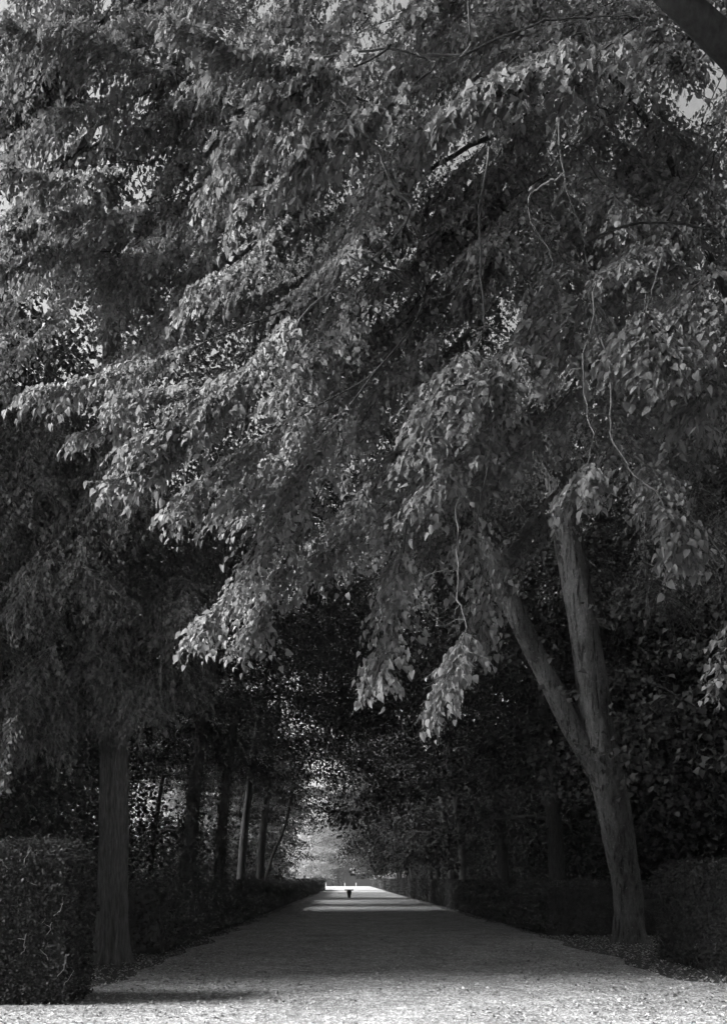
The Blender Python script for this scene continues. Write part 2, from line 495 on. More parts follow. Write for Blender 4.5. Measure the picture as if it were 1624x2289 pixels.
# ------------------------------------------------------------------ near tree on the right, out of frame: its boughs hang over the view
t0 = empty('lime_tree', (6.6, 10.2, 0))
tag(t0, 'overhanging lime tree with pale drooping leafy boughs filling the upper foreground', 'tree')
tube('trunk', [(6.6, 10.2, -0.1), (6.45, 9.9, 2), (5.9, 9.2, 4.6), (5.3, 8.4, 8.2), at(1700, 190, 7.3), at(1580, 60, 7.0), at(1440, -70, 6.9), at(1280, -260, 6.9)],
     [0.42, 0.34, 0.27, 0.18, 0.14, 0.12, 0.10, 0.05], sides=30, n=80, mat=M['dark_bark'], parent=t0, prof=bark_profile(4, .05, 2.2, flare_z=.3, flare=.3, lump=.12))
limbs = []
for pts, r in (([(5.9, 9.2, 4.6), (6.2, 8.6, 8.0), at(1700, -260, 8.4), at(1350, -300, 8.2), at(1000, -160, 8.0), at(640, -120, 7.9), at(420, -80, 7.8)], 0.11),
               ([at(1440, -70, 6.9), at(1150, -260, 6.4), at(800, -250, 6.2), at(560, -160, 6.3)], 0.07),
               ([(5.9, 9.2, 4.6), (5.0, 9.4, 7.4), at(1400, 150, 9.2), at(1150, 250, 9.4), at(850, 450, 9.6)], 0.05)):
    o, C = branch_to(t0, 'branch', pts, r, 0.02, M['dark_bark'], wob=0.02, sides=9)
    limbs.append(C)
fo0 = Foliage()
def bough(fo, tree, limbs, px, **kw):
    """px: bough in photo coordinates [(x, y, distance), ...] from root to tip; joins the nearest limb"""
    pts = [at(*p) for p in px]
    n = nearest(limbs, pts[0])
    n = Vector(n)
    mid = (n + pts[0]) / 2 + Vector((0, 0, 0.12 * (n - pts[0]).length))
    pale = kw.pop('pale', False)
    r0 = kw.pop('r0', 0.009)
    o, C = branch_to(tree, 'branch', [n, mid] + pts, r0, 0.0028, M['twig'] if pale else M['dark_bark'], wob=0.013 if pale else 0.008, sides=6)
    if pale:
        for q in range(5):          # bare forks along the open part of the stem
            i = int(rng.uniform(.35, .85) * (len(C) - 1)); L = rng.uniform(.12, .4)
            dv = nz(np.array([rng.normal(0, .8), rng.normal(0, .4), -rng.uniform(.3, 1.1)]))
            f = C[i] + dv * L * np.linspace(0, 1, 8)[:, None] + np.cumsum(rng.normal(0, .016, (8, 3)), 0)
            fo.tw.append((f, .005, .0018))
            f2 = f[4] + nz(dv + rng.normal(0, .6, 3)) * L * .5 * np.linspace(0, 1, 5)[:, None] + np.cumsum(rng.normal(0, .01, (5, 3)), 0)
            fo.tw.append((f2, .003, .0014))
    limbs.append(C[len(C) // 3:-2])
    spray(fo, pts, **kw)

BL = (-0.40, -0.42, 0.80)     # blades on the open left side face left, towards the viewer and up
BR = (0.0, -0.42, 0.85)
near_boughs = [
    # (points, keywords)
    ([(1100, 330, 6.3), (1075, 560, 6.0), (1068, 730, 5.8), (1000, 850, 5.6), (940, 990, 5.5)], dict(t0=0.62, fan=0.62, ntw=34, size=0.08, pale=True, r0=0.014, nb=BL, bracts=.15)),
    ([(1070, 735, 5.8), (1130, 765, 5.8), (1105, 850, 5.7), (1120, 960, 5.6)], dict(t0=0.35, fan=0.5, ntw=26, size=0.08, pale=True, nb=BL)),
    ([(1120, 960, 5.9), (1010, 1040, 5.6), (930, 1120, 5.5)], dict(t0=0.1, fan=0.42, ntw=26, size=0.08, nb=BL, bracts=.2)),
    ([(1185, 450, 6.3), (1230, 540, 6.2), (1225, 640, 6.1), (1190, 760, 6.0)], dict(t0=0.6, fan=0.45, ntw=16, pale=True, nb=BR)),
    ([(1235, 320, 6.2), (1290, 560, 6.0), (1310, 660, 5.9), (1270, 800, 5.9)], dict(t0=0.65, fan=0.5, ntw=18, pale=True, nb=BR)),
    ([(1345, 640, 5.6), (1318, 830, 5.4), (1320, 1000, 5.3), (1290, 1100, 5.2)], dict(t0=0.78, fan=0.42, ntw=22, size=0.08, pale=True, nb=BL, bracts=.2)),
    ([(1355, 780, 5.5), (1370, 950, 5.3), (1420, 1070, 5.2), (1500, 1160, 5.1), (1520, 1230, 5.1)], dict(t0=0.68, fan=0.40, ntw=26, size=0.08, pale=True, nb=BR, bracts=.3)),
    ([(1485, 560, 5.8), (1450, 670, 5.6), (1440, 740, 5.5), (1470, 800, 5.4)], dict(t0=0.4, fan=0.62, ntw=34, size=0.08, pale=True, nb=BR)),
    ([(1620, 520, 6.0), (1560, 640, 5.8), (1480, 740, 5.7), (1420, 800, 5.6)], dict(t0=0.2, fan=0.6, ntw=34, size=0.08, nb=BR, bracts=.2)),
    ([(1640, 720, 6.0), (1590, 840, 5.9), (1540, 930, 5.9)], dict(t0=0.2, fan=0.5, ntw=24, nb=BR)),
    ([(900, 480, 7.0), (690, 650, 6.7), (570, 820, 6.4), (430, 930, 6.2), (290, 990, 6.0)], dict(t0=0.35, fan=0.62, ntw=60, size=0.085, pale=True, r0=0.012, nb=BL, bracts=.12)),
    ([(640, 760, 6.8), (480, 860, 6.5), (340, 880, 6.3), (260, 900, 6.2)], dict(t0=0.25, fan=0.5, ntw=36, size=0.08, nb=BL)),
    ([(560, 850, 6.6), (420, 980, 6.3), (330, 1050, 6.2), (250, 1075, 6.1)], dict(t0=0.2, fan=0.42, ntw=34, size=0.08, nb=BL, bracts=.15)),
    ([(620, 700, 7.2), (400, 790, 7.1), (200, 850, 7.0), (60, 875, 6.9)], dict(t0=0.3, fan=0.55, ntw=44, size=0.082, nb=BL, bracts=.2)),
    ([(400, 860, 7.1), (280, 930, 7.0), (170, 980, 6.9)], dict(t0=0.2, fan=0.4, ntw=24, size=0.078, nb=BL)),
    ([(930, 700, 7.0), (760, 930, 6.8), (640, 1120, 6.6), (540, 1300, 6.5), (430, 1415, 6.4)], dict(t0=0.25, fan=0.62, ntw=66, size=0.08, nb=BL, r0=0.012, bracts=.1)),
    ([(820, 850, 7.0), (620, 960, 6.8), (470, 1060, 6.7), (410, 1120, 6.6)], dict(t0=0.2, fan=0.6, ntw=42, size=0.08, nb=BL)),
    ([(760, 1000, 7.1), (680, 1180, 6.9), (600, 1330, 6.8), (560, 1430, 6.7)], dict(t0=0.2, fan=0.5, ntw=40, size=0.078, nb=BL, bracts=.1)),
    ([(850, 1000, 7.3), (780, 1180, 7.2), (700, 1280, 7.1)], dict(t0=0.2, fan=0.5, ntw=28, nb=BL)),
    ([(1025, 1150, 5.8), (1020, 1300, 5.7), (1036, 1400, 5.6), (1012, 1500, 5.5), (972, 1580, 5.5)], dict(t0=0.55, fan=0.36, ntw=30, size=0.08, pale=True, nb=BL, hang=.8, bracts=.2)),
    ([(930, 1080, 6.6), (890, 1280, 6.4), (870, 1430, 6.3), (835, 1535, 6.2)], dict(t0=0.25, fan=0.42, ntw=36, size=0.082, nb=BL, hang=.8)),
    ([(1100, 1000, 6.6), (1060, 1180, 6.5), (1080, 1330, 6.4), (1070, 1440, 6.4)], dict(t0=0.3, fan=0.4, ntw=26, nb=BR, hang=.8)),
    ([(1660, 1330, 7.6), (1620, 1450, 7.5), (1590, 1560, 7.5)], dict(t0=0.2, fan=0.26, ntw=9, nb=BR, hang=.8)),
([(1080, 330, 9.6), (990, 430, 9.3), (900, 520, 9.0)], dict(t0=.05, fan=.9, ntw=30, nb=BL)),
    ([(1120, 380, 9.9), (1040, 480, 9.6), (950, 560, 9.3)], dict(t0=.05, fan=.9, ntw=30, nb=BL)),
    ([(1160, 500, 9.4), (1110, 600, 9.1), (1050, 680, 8.9)], dict(t0=.05, fan=.8, ntw=26, nb=BL)),
    # the bright ridge along the top
    ([(1050, 130, 6.6), (820, 140, 6.2), (680, 155, 6.0), (540, 120, 5.8), (380, 50, 5.7)], dict(t0=0.3, fan=0.5, ntw=60, size=0.085, pale=True, r0=0.012, nb=BL, bracts=.2)),
    ([(860, 120, 6.2), (700, 200, 6.0), (570, 260, 5.8), (520, 310, 5.8)], dict(t0=0.2, fan=0.55, ntw=44, size=0.09, nb=BL, bracts=.25)),
    ([(980, 150, 6.2), (860, 240, 5.9), (740, 300, 5.7), (680, 350, 5.7)], dict(t0=0.2, fan=0.52, ntw=44, size=0.09, nb=BL, bracts=.3)),
    ([(1150, 130, 6.0), (1060, 210, 5.8), (980, 270, 5.7)], dict(t0=0.15, fan=0.5, ntw=34, size=0.092, nb=BL, bracts=.35)),
    ([(1300, 80, 6.0), (1200, 140, 5.8), (1130, 210, 5.7)], dict(t0=0.15, fan=0.5, ntw=34, size=0.095, nb=BR, bracts=.4)),
    ([(1420, 60, 6.2), (1330, 140, 6.0), (1270, 220, 5.9)], dict(t0=0.15, fan=0.42, ntw=24, size=0.09, nb=BR, bracts=.3)),
    ([(820, 300, 6.8), (680, 370, 6.5), (600, 430, 6.4), (540, 470, 6.3)], dict(t0=0.15, fan=0.5, ntw=40, nb=BL, bracts=.2)),
    ([(760, 200, 7.0), (560, 330, 6.9), (460, 420, 6.8)], dict(t0=0.2, fan=0.5, ntw=36, nb=BL)),
]
# the mass of shaded boughs behind them
REG0 = [(380, -20), (1640, -20), (1640, 880), (1540, 1150), (1260, 1080), (1230, 1300), (1020, 1250), (860, 1380), (730, 1260), (560, 1330), (440, 1120), (330, 980), (200, 900), (380, 700), (450, 430)]
for k in range(165):
    x, y = pick(REG0)
    if math.hypot((x - 1420) / 70, (y - 150) / 90) < 1: continue
    if 1130 < x < 1420 and y > 960: continue
    d = rng.uniform(7.2, 11.5)
    w = (x - 1150) / 500
    dx = rng.uniform(130, 330) * (1 if x < 1150 else rng.choice([-0.5, 0.8])); dy = -rng.uniform(130, 330)
    near_boughs.append(([(x + dx, y + dy, d + 0.9), (x + dx * 0.45, y + dy * 0.35, d + 0.4), (x, y, d)],
          dict(t0=0.15, fan=0.75, ntw=26, size=0.085, gap=0.06, nb=BL if x < 1100 else BR, bracts=0.03)))
def joined(fo, tree, limbs, boughs):
    for px, kw in sorted(boughs, key=lambda b: -at(*b[0][0]).z): bough(fo, tree, limbs, px, **kw)
joined(fo0, t0, limbs, near_boughs)
# unseen upper crown, added above the frame to close off overhead light
up = Foliage()
top = [np.array(c) for c in ([(5.9, 9.2, 4.6), (6.0, 7.0, 9.0), (5.0, 4.0, 11.5), (3.0, 0.5, 12.5)], [(5.9, 9.2, 4.6), (6.6, 9.0, 9.5), (5.0, 8.0, 13.0), (2.0, 6.5, 14.0)], [(6.2, 9.6, 3.6), (8.0, 6.0, 8.5), (8.5, 2.0, 11.0)])]
topc = []
for c in top:
    o, C = branch_to(t0, 'branch', [Vector(q) for q in c], .12, .03, M['dark_bark'], wob=.03, sides=8); topc.append(C)
for k in range(90):
    tip = np.array([rng.uniform(0.3, 9.5), rng.uniform(-2.5, 9.5), rng.uniform(10.2, 14.5)])
    if tip[2] < EYE + 1.12 * tip[1] + .8: continue
    n = nearest(topc, tip)
    mid = (n + tip) / 2 + np.array([0, 0, .4])
    branch_to(t0, 'branch', [Vector(n), Vector(mid), Vector(tip)], .02, .005, M['dark_bark'])
    spray(up, [Vector(mid), Vector((mid + tip) / 2 + np.array([0, 0, .1])), Vector(tip)], t0=0, fan=1.3, ntw=14, gap=.16, size=.19, nb=(0, 0, 1), bracts=0)
uP, uT, uN, uS = up.arrays()
tag(link('upper_foliage', leaf_mesh('upper_foliage', uP, uT, uN, uS, LEAF_MID), t0, mat=M['lime_leaf']), kind='stuff')
n0 = finish_tree(fo0, t0, M['lime_leaf'], M['lime_leaf_single'], 300)

# ------------------------------------------------------------------ left tree with the straight furrowed trunk
tA = empty('lime_tree', (-4.31, 14.6, 0))
tag(tA, 'tall lime tree with straight furrowed trunk beside the left foreground hedge', 'tree')
CA = [(-4.31, 14.6, -0.1), (-4.295, 14.6, 1.0), (-4.28, 14.6, 2.5), (-4.265, 14.6, 4.2), (-4.25, 14.5, 7.0), (-4.25, 14.4, 10.5), (-4.2, 14.3, 14.0)]
tube('trunk', CA, [0.285, 0.27, 0.262, 0.258, 0.24, 0.18, 0.08], sides=110, n=170, mat=M['furrowed_bark'], parent=tA,
     prof=bark_profile(9.0, 0.19, 1.3, flare_z=0.3, flare=0.45))
limbsA = []
for pts, r in (([(-4.26, 14.5, 6.0), (-3.4, 13.6, 8.0), (-2.8, 12.6, 9.4)], 0.08),
               ([(-4.28, 14.6, 4.2), (-5.8, 13.8, 5.6), (-7.0, 13.0, 6.4)], 0.07),
               ([(-4.27, 14.6, 4.4), (-3.4, 14.0, 6.0), (-2.6, 13.4, 7.0)], 0.07),
               ([(-4.25, 14.4, 8.5), (-5.6, 13.6, 11.0), (-6.4, 12.6, 12.5)], 0.08)):
    o, C = branch_to(tA, 'branch', pts, r, 0.02, M['dark_bark'], wob=0.03, sides=9)
    limbsA.append(C)
limbsA.append(resample(CA[3:], 30))
foA = Foliage()
boughsA = [
    ([(140, 1180, 12.5), (70, 1260, 12.2), (40, 1340, 12)], dict(t0=.1, fan=.5, ntw=22, size=.1, nb=BL)),
    ([(60, 1560, 10.5), (20, 1640, 10.3), (10, 1760, 10.2)], dict(t0=.3, fan=.3, ntw=18, size=.1, nb=BL)),
    ([(170, 1500, 12.5), (130, 1620, 12.2), (140, 1700, 12)], dict(t0=.2, fan=.5, ntw=24, size=.1, nb=BL, hang=.7)),
]
REGA2 = [(-60, 940), (100, 960), (240, 1090), (430, 1130), (470, 1400), (420, 1560), (270, 1640), (70, 1660), (-60, 1600)]
for k in range(70):
    x, y = pick(REGA2); d = rng.uniform(11.2, 16)
    dx, dy = rng.uniform(-160, 160), -rng.uniform(90, 220)
    boughsA.append(([(x + dx, y + dy, d + .9), (x + dx * .45, y + dy * .35, d + .4), (x, y, d)], dict(t0=.1, fan=.9, ntw=22, size=.095, gap=.07, nb=(-0.2, -0.5, 0.8), hang=.6)))
for k in range(14):
    x, y = rng.uniform(170, 340), rng.uniform(1120, 1560); d = rng.uniform(11, 13.4)
    boughsA.append(([(x + rng.uniform(-120, 120), y - 150, d + .9), (x + rng.uniform(-50, 50), y - 60, d + .4), (x, y, d)], dict(t0=.1, fan=.8, ntw=22, size=.095, gap=.07, nb=(-0.2, -0.5, 0.8), hang=.5)))
joined(foA, tA, limbsA, boughsA)
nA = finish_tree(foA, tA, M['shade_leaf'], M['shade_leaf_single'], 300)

# ------------------------------------------------------------------ tree out of frame on the left: its sunlit boughs fill the upper left corner
tD = empty('lime_tree', (-8.3, 12.4, 0))
tag(tD, 'lime tree beyond the left edge whose sunlit boughs fill the upper left corner', 'tree')
_, CD = tube('trunk', [(-8.3, 12.4, -.1), (-8.2, 12.2, 2.5), (-7.7, 11.6, 5.0), (-6.8, 10.8, 8.0), (-6.0, 10.2, 11.0)], [.34, .28, .24, .17, .08], sides=20, n=50, mat=M['dark_bark'], parent=tD)
limbsD = []
for pts, r in (([(-7.7, 11.6, 5.0), (-6.4, 10.6, 7.6), (-5.0, 9.6, 9.0), (-3.6, 8.8, 9.4)], .09), ([(-7.3, 11.2, 6.5), (-5.2, 10.8, 9.4), (-3.4, 10.0, 10.6), (-2.2, 9.2, 10.6)], .09),
               ([(-7.7, 11.6, 5.0), (-6.4, 10.8, 6.2), (-5.2, 10.2, 7.2), (-4.2, 9.8, 7.6)], .06), ([(-6.6, 10.6, 8.6), (-4.6, 10.4, 11.2), (-3.0, 9.8, 12.0)], .07)):
    o, C = branch_to(tD, 'branch', pts, r, .02, M['dark_bark'], wob=.03, sides=9); limbsD.append(C)
foD = Foliage()
boughsD = [
    ([(420, 430, 9.0), (260, 480, 8.6), (120, 490, 8.2), (10, 520, 8.0)], dict(t0=.2, fan=.75, ntw=50, size=.09, nb=BL, bracts=.15)),
    ([(300, 360, 8.6), (150, 400, 8.2), (20, 380, 8.0)], dict(t0=.2, fan=.6, ntw=34, size=.09, nb=BL)),
    ([(260, 560, 8.8), (120, 570, 8.4), (0, 600, 8.1)], dict(t0=.2, fan=.5, ntw=34, size=.09, nb=BL)),
    ([(420, 200, 9.0), (260, 120, 8.4), (130, 60, 8.0)], dict(t0=.15, fan=.7, ntw=36, size=.09, nb=BL, bracts=.2)),
    ([(200, 100, 9.0), (90, 80, 8.5), (-20, 60, 8.2)], dict(t0=.1, fan=.7, ntw=36, size=.09, nb=BL)),
    ([(380, 140, 9.4), (240, 230, 9.0), (110, 260, 8.7)], dict(t0=.1, fan=.7, ntw=36, size=.088, nb=BL)),
    ([(460, 520, 9.4), (330, 590, 9.0), (220, 640, 8.8)], dict(t0=.1, fan=.6, ntw=34, size=.085, nb=BL)),
]
REGA1 = [(-60, -20), (470, -20), (470, 430), (400, 620), (200, 640), (-60, 610)]
for k in range(48):
    x, y = pick(REGA1); d = rng.uniform(8.4, 11.5)
    dx, dy = rng.uniform(60, 260), -rng.uniform(30, 200)
    boughsD.append(([(x + dx, y + dy, d + 1.2), (x + dx * .45, y + dy * .35, d + .5), (x, y, d)], dict(t0=.1, fan=.8, ntw=26, size=.088, gap=.06, nb=BL)))
for k in range(12):
    x, y = rng.uniform(-40, 110), rng.uniform(120, 420); d = rng.uniform(9, 12)
    boughsD.append(([(x + 150, y - 110, d + 1.0), (x + 70, y - 40, d + .4), (x, y, d)], dict(t0=.1, fan=.8, ntw=26, size=.088, gap=.06, nb=BL)))
REGA3 = [(-60, 600), (420, 620), (330, 860), (-60, 900)]
for k in range(26):
    x, y = pick(REGA3); d = rng.uniform(9.5, 13.5)
    if math.hypot((x - 100) / 60, (y - 740) / 110) < 1: continue
    dx, dy = rng.uniform(-60, 200), -rng.uniform(60, 160)
    boughsD.append(([(x + dx, y + dy, d + .9), (x + dx * .45, y + dy * .35, d + .4), (x, y, d)], dict(t0=.1, fan=.7, ntw=18, size=.09, gap=.07, nb=BL)))
joined(foD, tD, limbsD, boughsD)
# unseen boughs added outside the left edge to shade the hanging clumps
o, Cout = branch_to(tD, 'branch', [(-7.7, 11.6, 5.0), (-7.6, 8.6, 7.4), (-6.2, 6.2, 8.6), (-4.6, 4.6, 9.2)], .08, .02, M['dark_bark'], wob=.02, sides=8)
for k in range(60):
    tip = Vector((rng.uniform(-6.2, -3.1), rng.uniform(3.3, 5.35), rng.uniform(5.4, 10.2)))
    n = Vector(nearest([Cout[len(Cout) // 2:]], tip)); mid = (n + tip) / 2 + Vector((0, 0, .5))
    branch_to(tD, 'branch', [n, mid, tip], .02, .004, M['dark_bark'])
    spray(foD, [mid * .35 + tip * .65, mid * .15 + tip * .85, tip], t0=0, fan=.7, ntw=14, size=.12, gap=.1, nb=BL, bracts=0)
nD = finish_tree(foD, tD, M['lime_leaf'], M['lime_leaf_single'], 300)

# ------------------------------------------------------------------ right leaning forked tree
tB = empty('lime_tree', (at(1403, 2105, 19.2).x, 19.2, 0))
tag(tB, 'pale smooth-barked lime tree leaning left over the path, trunk forked in two', 'tree')
d = 19.2
main = [at(1412, 2160, d), at(1406, 2075, d), at(1402, 1990, d), at(1385, 1890, d), at(1366, 1780, d), at(1345, 1690, d), at(1330, 1600, d), at(1318, 1500, d), at(1300, 1380, d), at(1268, 1200, d), at(1248, 1080, d), at(1225, 930, d), at(1190, 760, d), at(1150, 560, d)]
main[0].z = -0.15
wid = [40, 34, 31, 34, 37, 39, 36, 34, 33, 31, 29, 26, 19, 8]
tube('trunk', main, [w / FX * d for w in wid], sides=56, n=150, mat=M['smooth_bark'], parent=tB, prof=bark_profile(5.0, 0.05, 5.1, flare_z=0.2, flare=0.10, lump=0.09))
limb = [at(1352, 1750, d), at(1318, 1690, d), at(1285, 1640, d), at(1250, 1570, d), at(1205, 1480, d), at(1160, 1390, d), at(1120, 1300, d), at(1085, 1210, d), at(1050, 1130, d), at(1000, 1020, d), at(930, 880, d)]
tube('limb', limb, [w / FX * d for w in (26, 25, 23.5, 22.5, 22, 21.5, 21, 19, 17, 14, 8)], sides=40, n=110, mat=M['smooth_bark'], parent=tB, prof=bark_profile(5.0, 0.05, 8.1, flare_z=0.01, flare=0, lump=0.09))
limbsB = [resample(main[8:], 30), resample(limb[5:], 30)]
for pts, r in (([main[9], at(1350, 1050, 18.5), at(1480, 950, 18)], .09), ([main[10], at(1150, 950, 18), at(1050, 800, 17)], .08), ([limb[7], at(950, 1080, 18), at(830, 1000, 17.5)], .07),
               ([main[11], at(1330, 800, 20), at(1420, 640, 20)], .08)):
    o, C = branch_to(tB, 'branch', pts, r, .02, M['dark_bark'], wob=.04, sides=8); limbsB.append(C)
foB = Foliage()
REGB = [(480, 60), (1640, -20), (1640, 1350), (1430, 1420), (1150, 1250), (1000, 1350), (760, 1280), (620, 1000)]
boughsB = []
for k in range(190):
    x, y = pick(REGB); dd = rng.uniform(13.5, 22)
    if 1130 < x < 1430 and y > 980: dd = rng.uniform(20.2, 23)
    dx, dy = rng.uniform(-120, 160), -rng.uniform(60, 180)
    boughsB.append(([(x + dx, y + dy, dd + .9), (x + dx * .45, y + dy * .35, dd + .4), (x, y, dd)], dict(t0=.1, fan=1.25, ntw=20, size=.11, gap=.1, nb=BR, hang=.5, bracts=0)))
joined(foB, tB, limbsB, boughsB)
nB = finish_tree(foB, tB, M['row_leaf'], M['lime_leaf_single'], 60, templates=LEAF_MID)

# ------------------------------------------------------------------ the avenue rows: three crown kinds, copied
def crown_kind(seed, H, rad, z0, nb, per, size, templates, leafmat, trunk_r, lean):
    rg = np.random.default_rng(seed)
    tr = [(0, 0, -0.2), (lean * 0.12, 0, H * 0.18), (lean * 0.4, 0, H * 0.4), (lean * 0.75, 0, H * 0.62), (lean, 0, H * 0.86)]
    C = resample(tr, 26)
    V, Q = tube_arrays(C, np.interp(np.linspace(0, 1, 26), [0, .06, .5, 1], [trunk_r * 1.25, trunk_r, trunk_r * .75, trunk_r * .2]), 14,
                       prof=lambda c, a: 1 + 0.08 * np.sin(a[None, :] * 3 + c[:, 2:3] * .8 + seed) + 0.03 * np.sin(a[None, :] * 9 + c[:, 2:3] * 2))
    trunk = mesh_np('trunk', V, Q.ravel(), np.arange(len(Q)) * 4, np.full(len(Q), 4), True); trunk.materials.append(M['dark_bark'])
    P, T, N, S, br = [], [], [], [], []
    for b in range(nb):
        f = (b + rg.random()) / nb
        z = z0 + (H - z0) * f
        an = b * 2.399 + rg.normal(0, .3)
        prof = math.sin(math.pi * min(1, (0.12 + 0.88 * f)) ** 0.8) ** .6
        L = rad * max(.25, prof) * rg.uniform(.75, 1.15)
        i = np.argmin(abs(C[:, 2] - (z - 0.4)))
        s = C[i]
        dv = np.array([math.cos(an), math.sin(an), rg.uniform(.05, .5)])
        n = 14; u = np.linspace(0, 1, n)[:, None]
        cur = s + dv * L * u + np.array([0, 0, -1]) * L * .42 * u ** 2.2
        cur += np.cumsum(rg.normal(0, .05, (n, 3)), 0) * u
        if b % max(1, nb // 9) == 0: br.append(cur)
        k = int(per * (L / rad) ** 1.3)
        # clusters: leaves gather round a number of twig points so that the crown has gaps
        nc = max(4, k // 14)
        tt = rg.random(nc) ** .6
        cc = np.stack([np.interp(tt, u[:, 0], cur[:, j]) for j in range(3)], 1)
        lat = np.array([-math.sin(an), math.cos(an), 0])
        cc += lat * (rg.normal(0, .26, nc) * L * (0.35 + .6 * tt))[:, None] + rg.normal(0, .18, (nc, 3))
        ci = rg.integers(0, nc, k)
        p = cc[ci] + rg.normal(0, 1, (k, 3)) * np.array([.30, .30, .14])
        out = nz(p - s)
        P.append(p); T.append(nz(out * .6 + rg.normal(0, .5, (k, 3)) + np.array([0, 0, -.45]))); N.append(nz(np.array([0, 0, .8]) + out * .25 + rg.normal(0, .45, (k, 3))))
        S.append(size * rg.uniform(.6, 1.3, k))
    fol = leaf_mesh('foliage', np.concatenate(P), np.concatenate(T), np.concatenate(N), np.concatenate(S), templates); fol.materials.append(leafmat)
    brs = []
    for cur in br:
        V, Q = tube_arrays(cur, np.linspace(trunk_r * .32, .012, len(cur)), 6)
        m_ = mesh_np('branch', V, Q.ravel(), np.arange(len(Q)) * 4, np.full(len(Q), 4), True); m_.materials.append(M['dark_bark']); brs.append(m_)
    return trunk, fol, brs

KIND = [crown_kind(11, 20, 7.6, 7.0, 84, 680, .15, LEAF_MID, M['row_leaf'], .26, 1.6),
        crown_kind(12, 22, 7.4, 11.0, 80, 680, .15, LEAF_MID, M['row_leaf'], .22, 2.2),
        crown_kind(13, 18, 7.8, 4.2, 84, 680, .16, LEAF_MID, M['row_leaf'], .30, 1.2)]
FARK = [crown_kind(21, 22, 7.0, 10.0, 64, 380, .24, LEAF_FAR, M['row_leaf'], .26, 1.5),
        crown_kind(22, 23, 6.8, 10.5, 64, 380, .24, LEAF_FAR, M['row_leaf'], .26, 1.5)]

M['pale_leaf'] = leaf_material('pale_leaf', 0.24, 0.46, 0.5, 0.7, 0.1)  # sunlight on the distant trees put into a lighter leaf colour
SUNPAINT = crown_kind(23, 17, 6.2, 2.6, 64, 280, .24, LEAF_FAR, M['pale_leaf'], .2, 2.5)
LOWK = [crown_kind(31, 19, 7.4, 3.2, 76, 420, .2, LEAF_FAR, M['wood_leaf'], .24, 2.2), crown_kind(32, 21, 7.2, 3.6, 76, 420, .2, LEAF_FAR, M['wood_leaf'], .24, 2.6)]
def plant(kind, x, y, rz, s, label, group=None, name='lime_tree'):
    r = empty(name, (x, y, 0)); r.rotation_euler = (0, 0, rz); r.scale = (s, s, s)
    tag(r, label, 'tree', group)
    tr, fol, brs = kind
    link('trunk', tr, r, loc=(0, 0, 0))
    tag(link('foliage', fol, r, loc=(0, 0, 0)), kind='stuff')
    for b in brs: link('branch', b, r, loc=(0, 0, 0))
    return r

def ivy(tree, kind, h, n, seed):
    """ivy leaves clothing the lower trunk"""
    rg = np.random.default_rng(seed)
    me = kind[0]
    co = np.empty(len(me.vertices) * 3); me.vertices.foreach_get('co', co); co = co.reshape(-1, 14, 3)
    cen = co.mean(1); rad = np.linalg.norm(co - cen[:, None], axis=2).mean(1)
    z = rg.random(n) ** 1.2 * h; a = rg.random(n) * 2 * math.pi
    c = np.stack([np.interp(z, cen[:, 2], cen[:, j]) for j in range(3)], 1); r_ = np.interp(z, cen[:, 2], rad)
    out = np.stack([np.cos(a), np.sin(a), np.zeros(n)], 1)
    p = c + out * (r_ + rg.uniform(0, .13, n))[:, None]
    t = np.array([0, 0, -1.0]) + rg.normal(0, .4, (n, 3)) + out * .3
    o = link('ivy', leaf_mesh('ivy', p, t, out + np.array([0, 0, .5]) + rg.normal(0, .3, (n, 3)), .11 * rg.uniform(.6, 1.2, n), LEAF_MID), tree, mat=M['ivy_leaf'], loc=(0, 0, 0))
    tag(o, kind='stuff')

LX, RX = -5.55, 6.7
t = plant(KIND[1], -5.6, 27.5, 0.0, 1.15, 'dark ivy-clad trunk leaning right, first behind the long left hedge', 'lime trees of the left row'); ivy(t, KIND[1], 8, 2600, 1)
t = plant(KIND[0], -5.8, 35.5, 0.05, .95, 'dark ivy-clad trunk leaning right, second behind the long left hedge', 'lime trees of the left row'); ivy(t, KIND[0], 7, 1800, 2)
plant(KIND[1], -5.6, 41, -0.1, 1.0, 'bare slim trunk leaning right, third behind the long left hedge', 'lime trees of the left row')
plant(KIND[0], -5.5, 49, 0.1, 1.0, 'slender leaning trunk, fourth behind the long left hedge', 'lime trees of the left row')
for i, (x, y) in enumerate([(-12.6, 66), (-12.2, 76), (-12.6, 86), (-12.2, 97)]):
    plant(LOWK[i % 2], x, y, rng.uniform(-.4, .4), rng.uniform(.9, 1.0), 'low-hanging dark tree far down the left side, merging into the canopy', 'far trees of the left row')
for i, (x, y) in enumerate([(-12.0, 48), (-10.0, 63)]):  # light between the left trunks put into the leaf colour
    plant(SUNPAINT, x, y, i * 2.0, .95, ['greyish tree deep in the wood, seen between the left trunks', 'greyish tree deepest in the wood, glimpsed beyond the left trunks'][i], None)
plant(KIND[2], 6.9, 26.5, math.pi, .95, 'dim thick trunk leaning left behind the pale forked tree', 'lime trees of the right row')
plant(KIND[0], 6.8, 35, math.pi - .2, 1.0, 'dark tree of the right row just beyond the dim thick trunk', 'lime trees of the right row')
plant(KIND[1], 6.7, 46.5, math.pi, 1.1, 'slim leaning trunk standing alone at mid distance behind the right hedge', 'lime trees of the right row')
for i, y in enumerate([56, 65, 74, 89, 98, 108, 118, 129]):
    plant(LOWK[i % 2], RX + .5 + rng.normal(0, .3), y, math.pi + rng.uniform(-.4, .4), rng.uniform(.9, 1.05), 'low-hanging dark tree far down the right row, merging into the canopy', 'far trees of the right row')
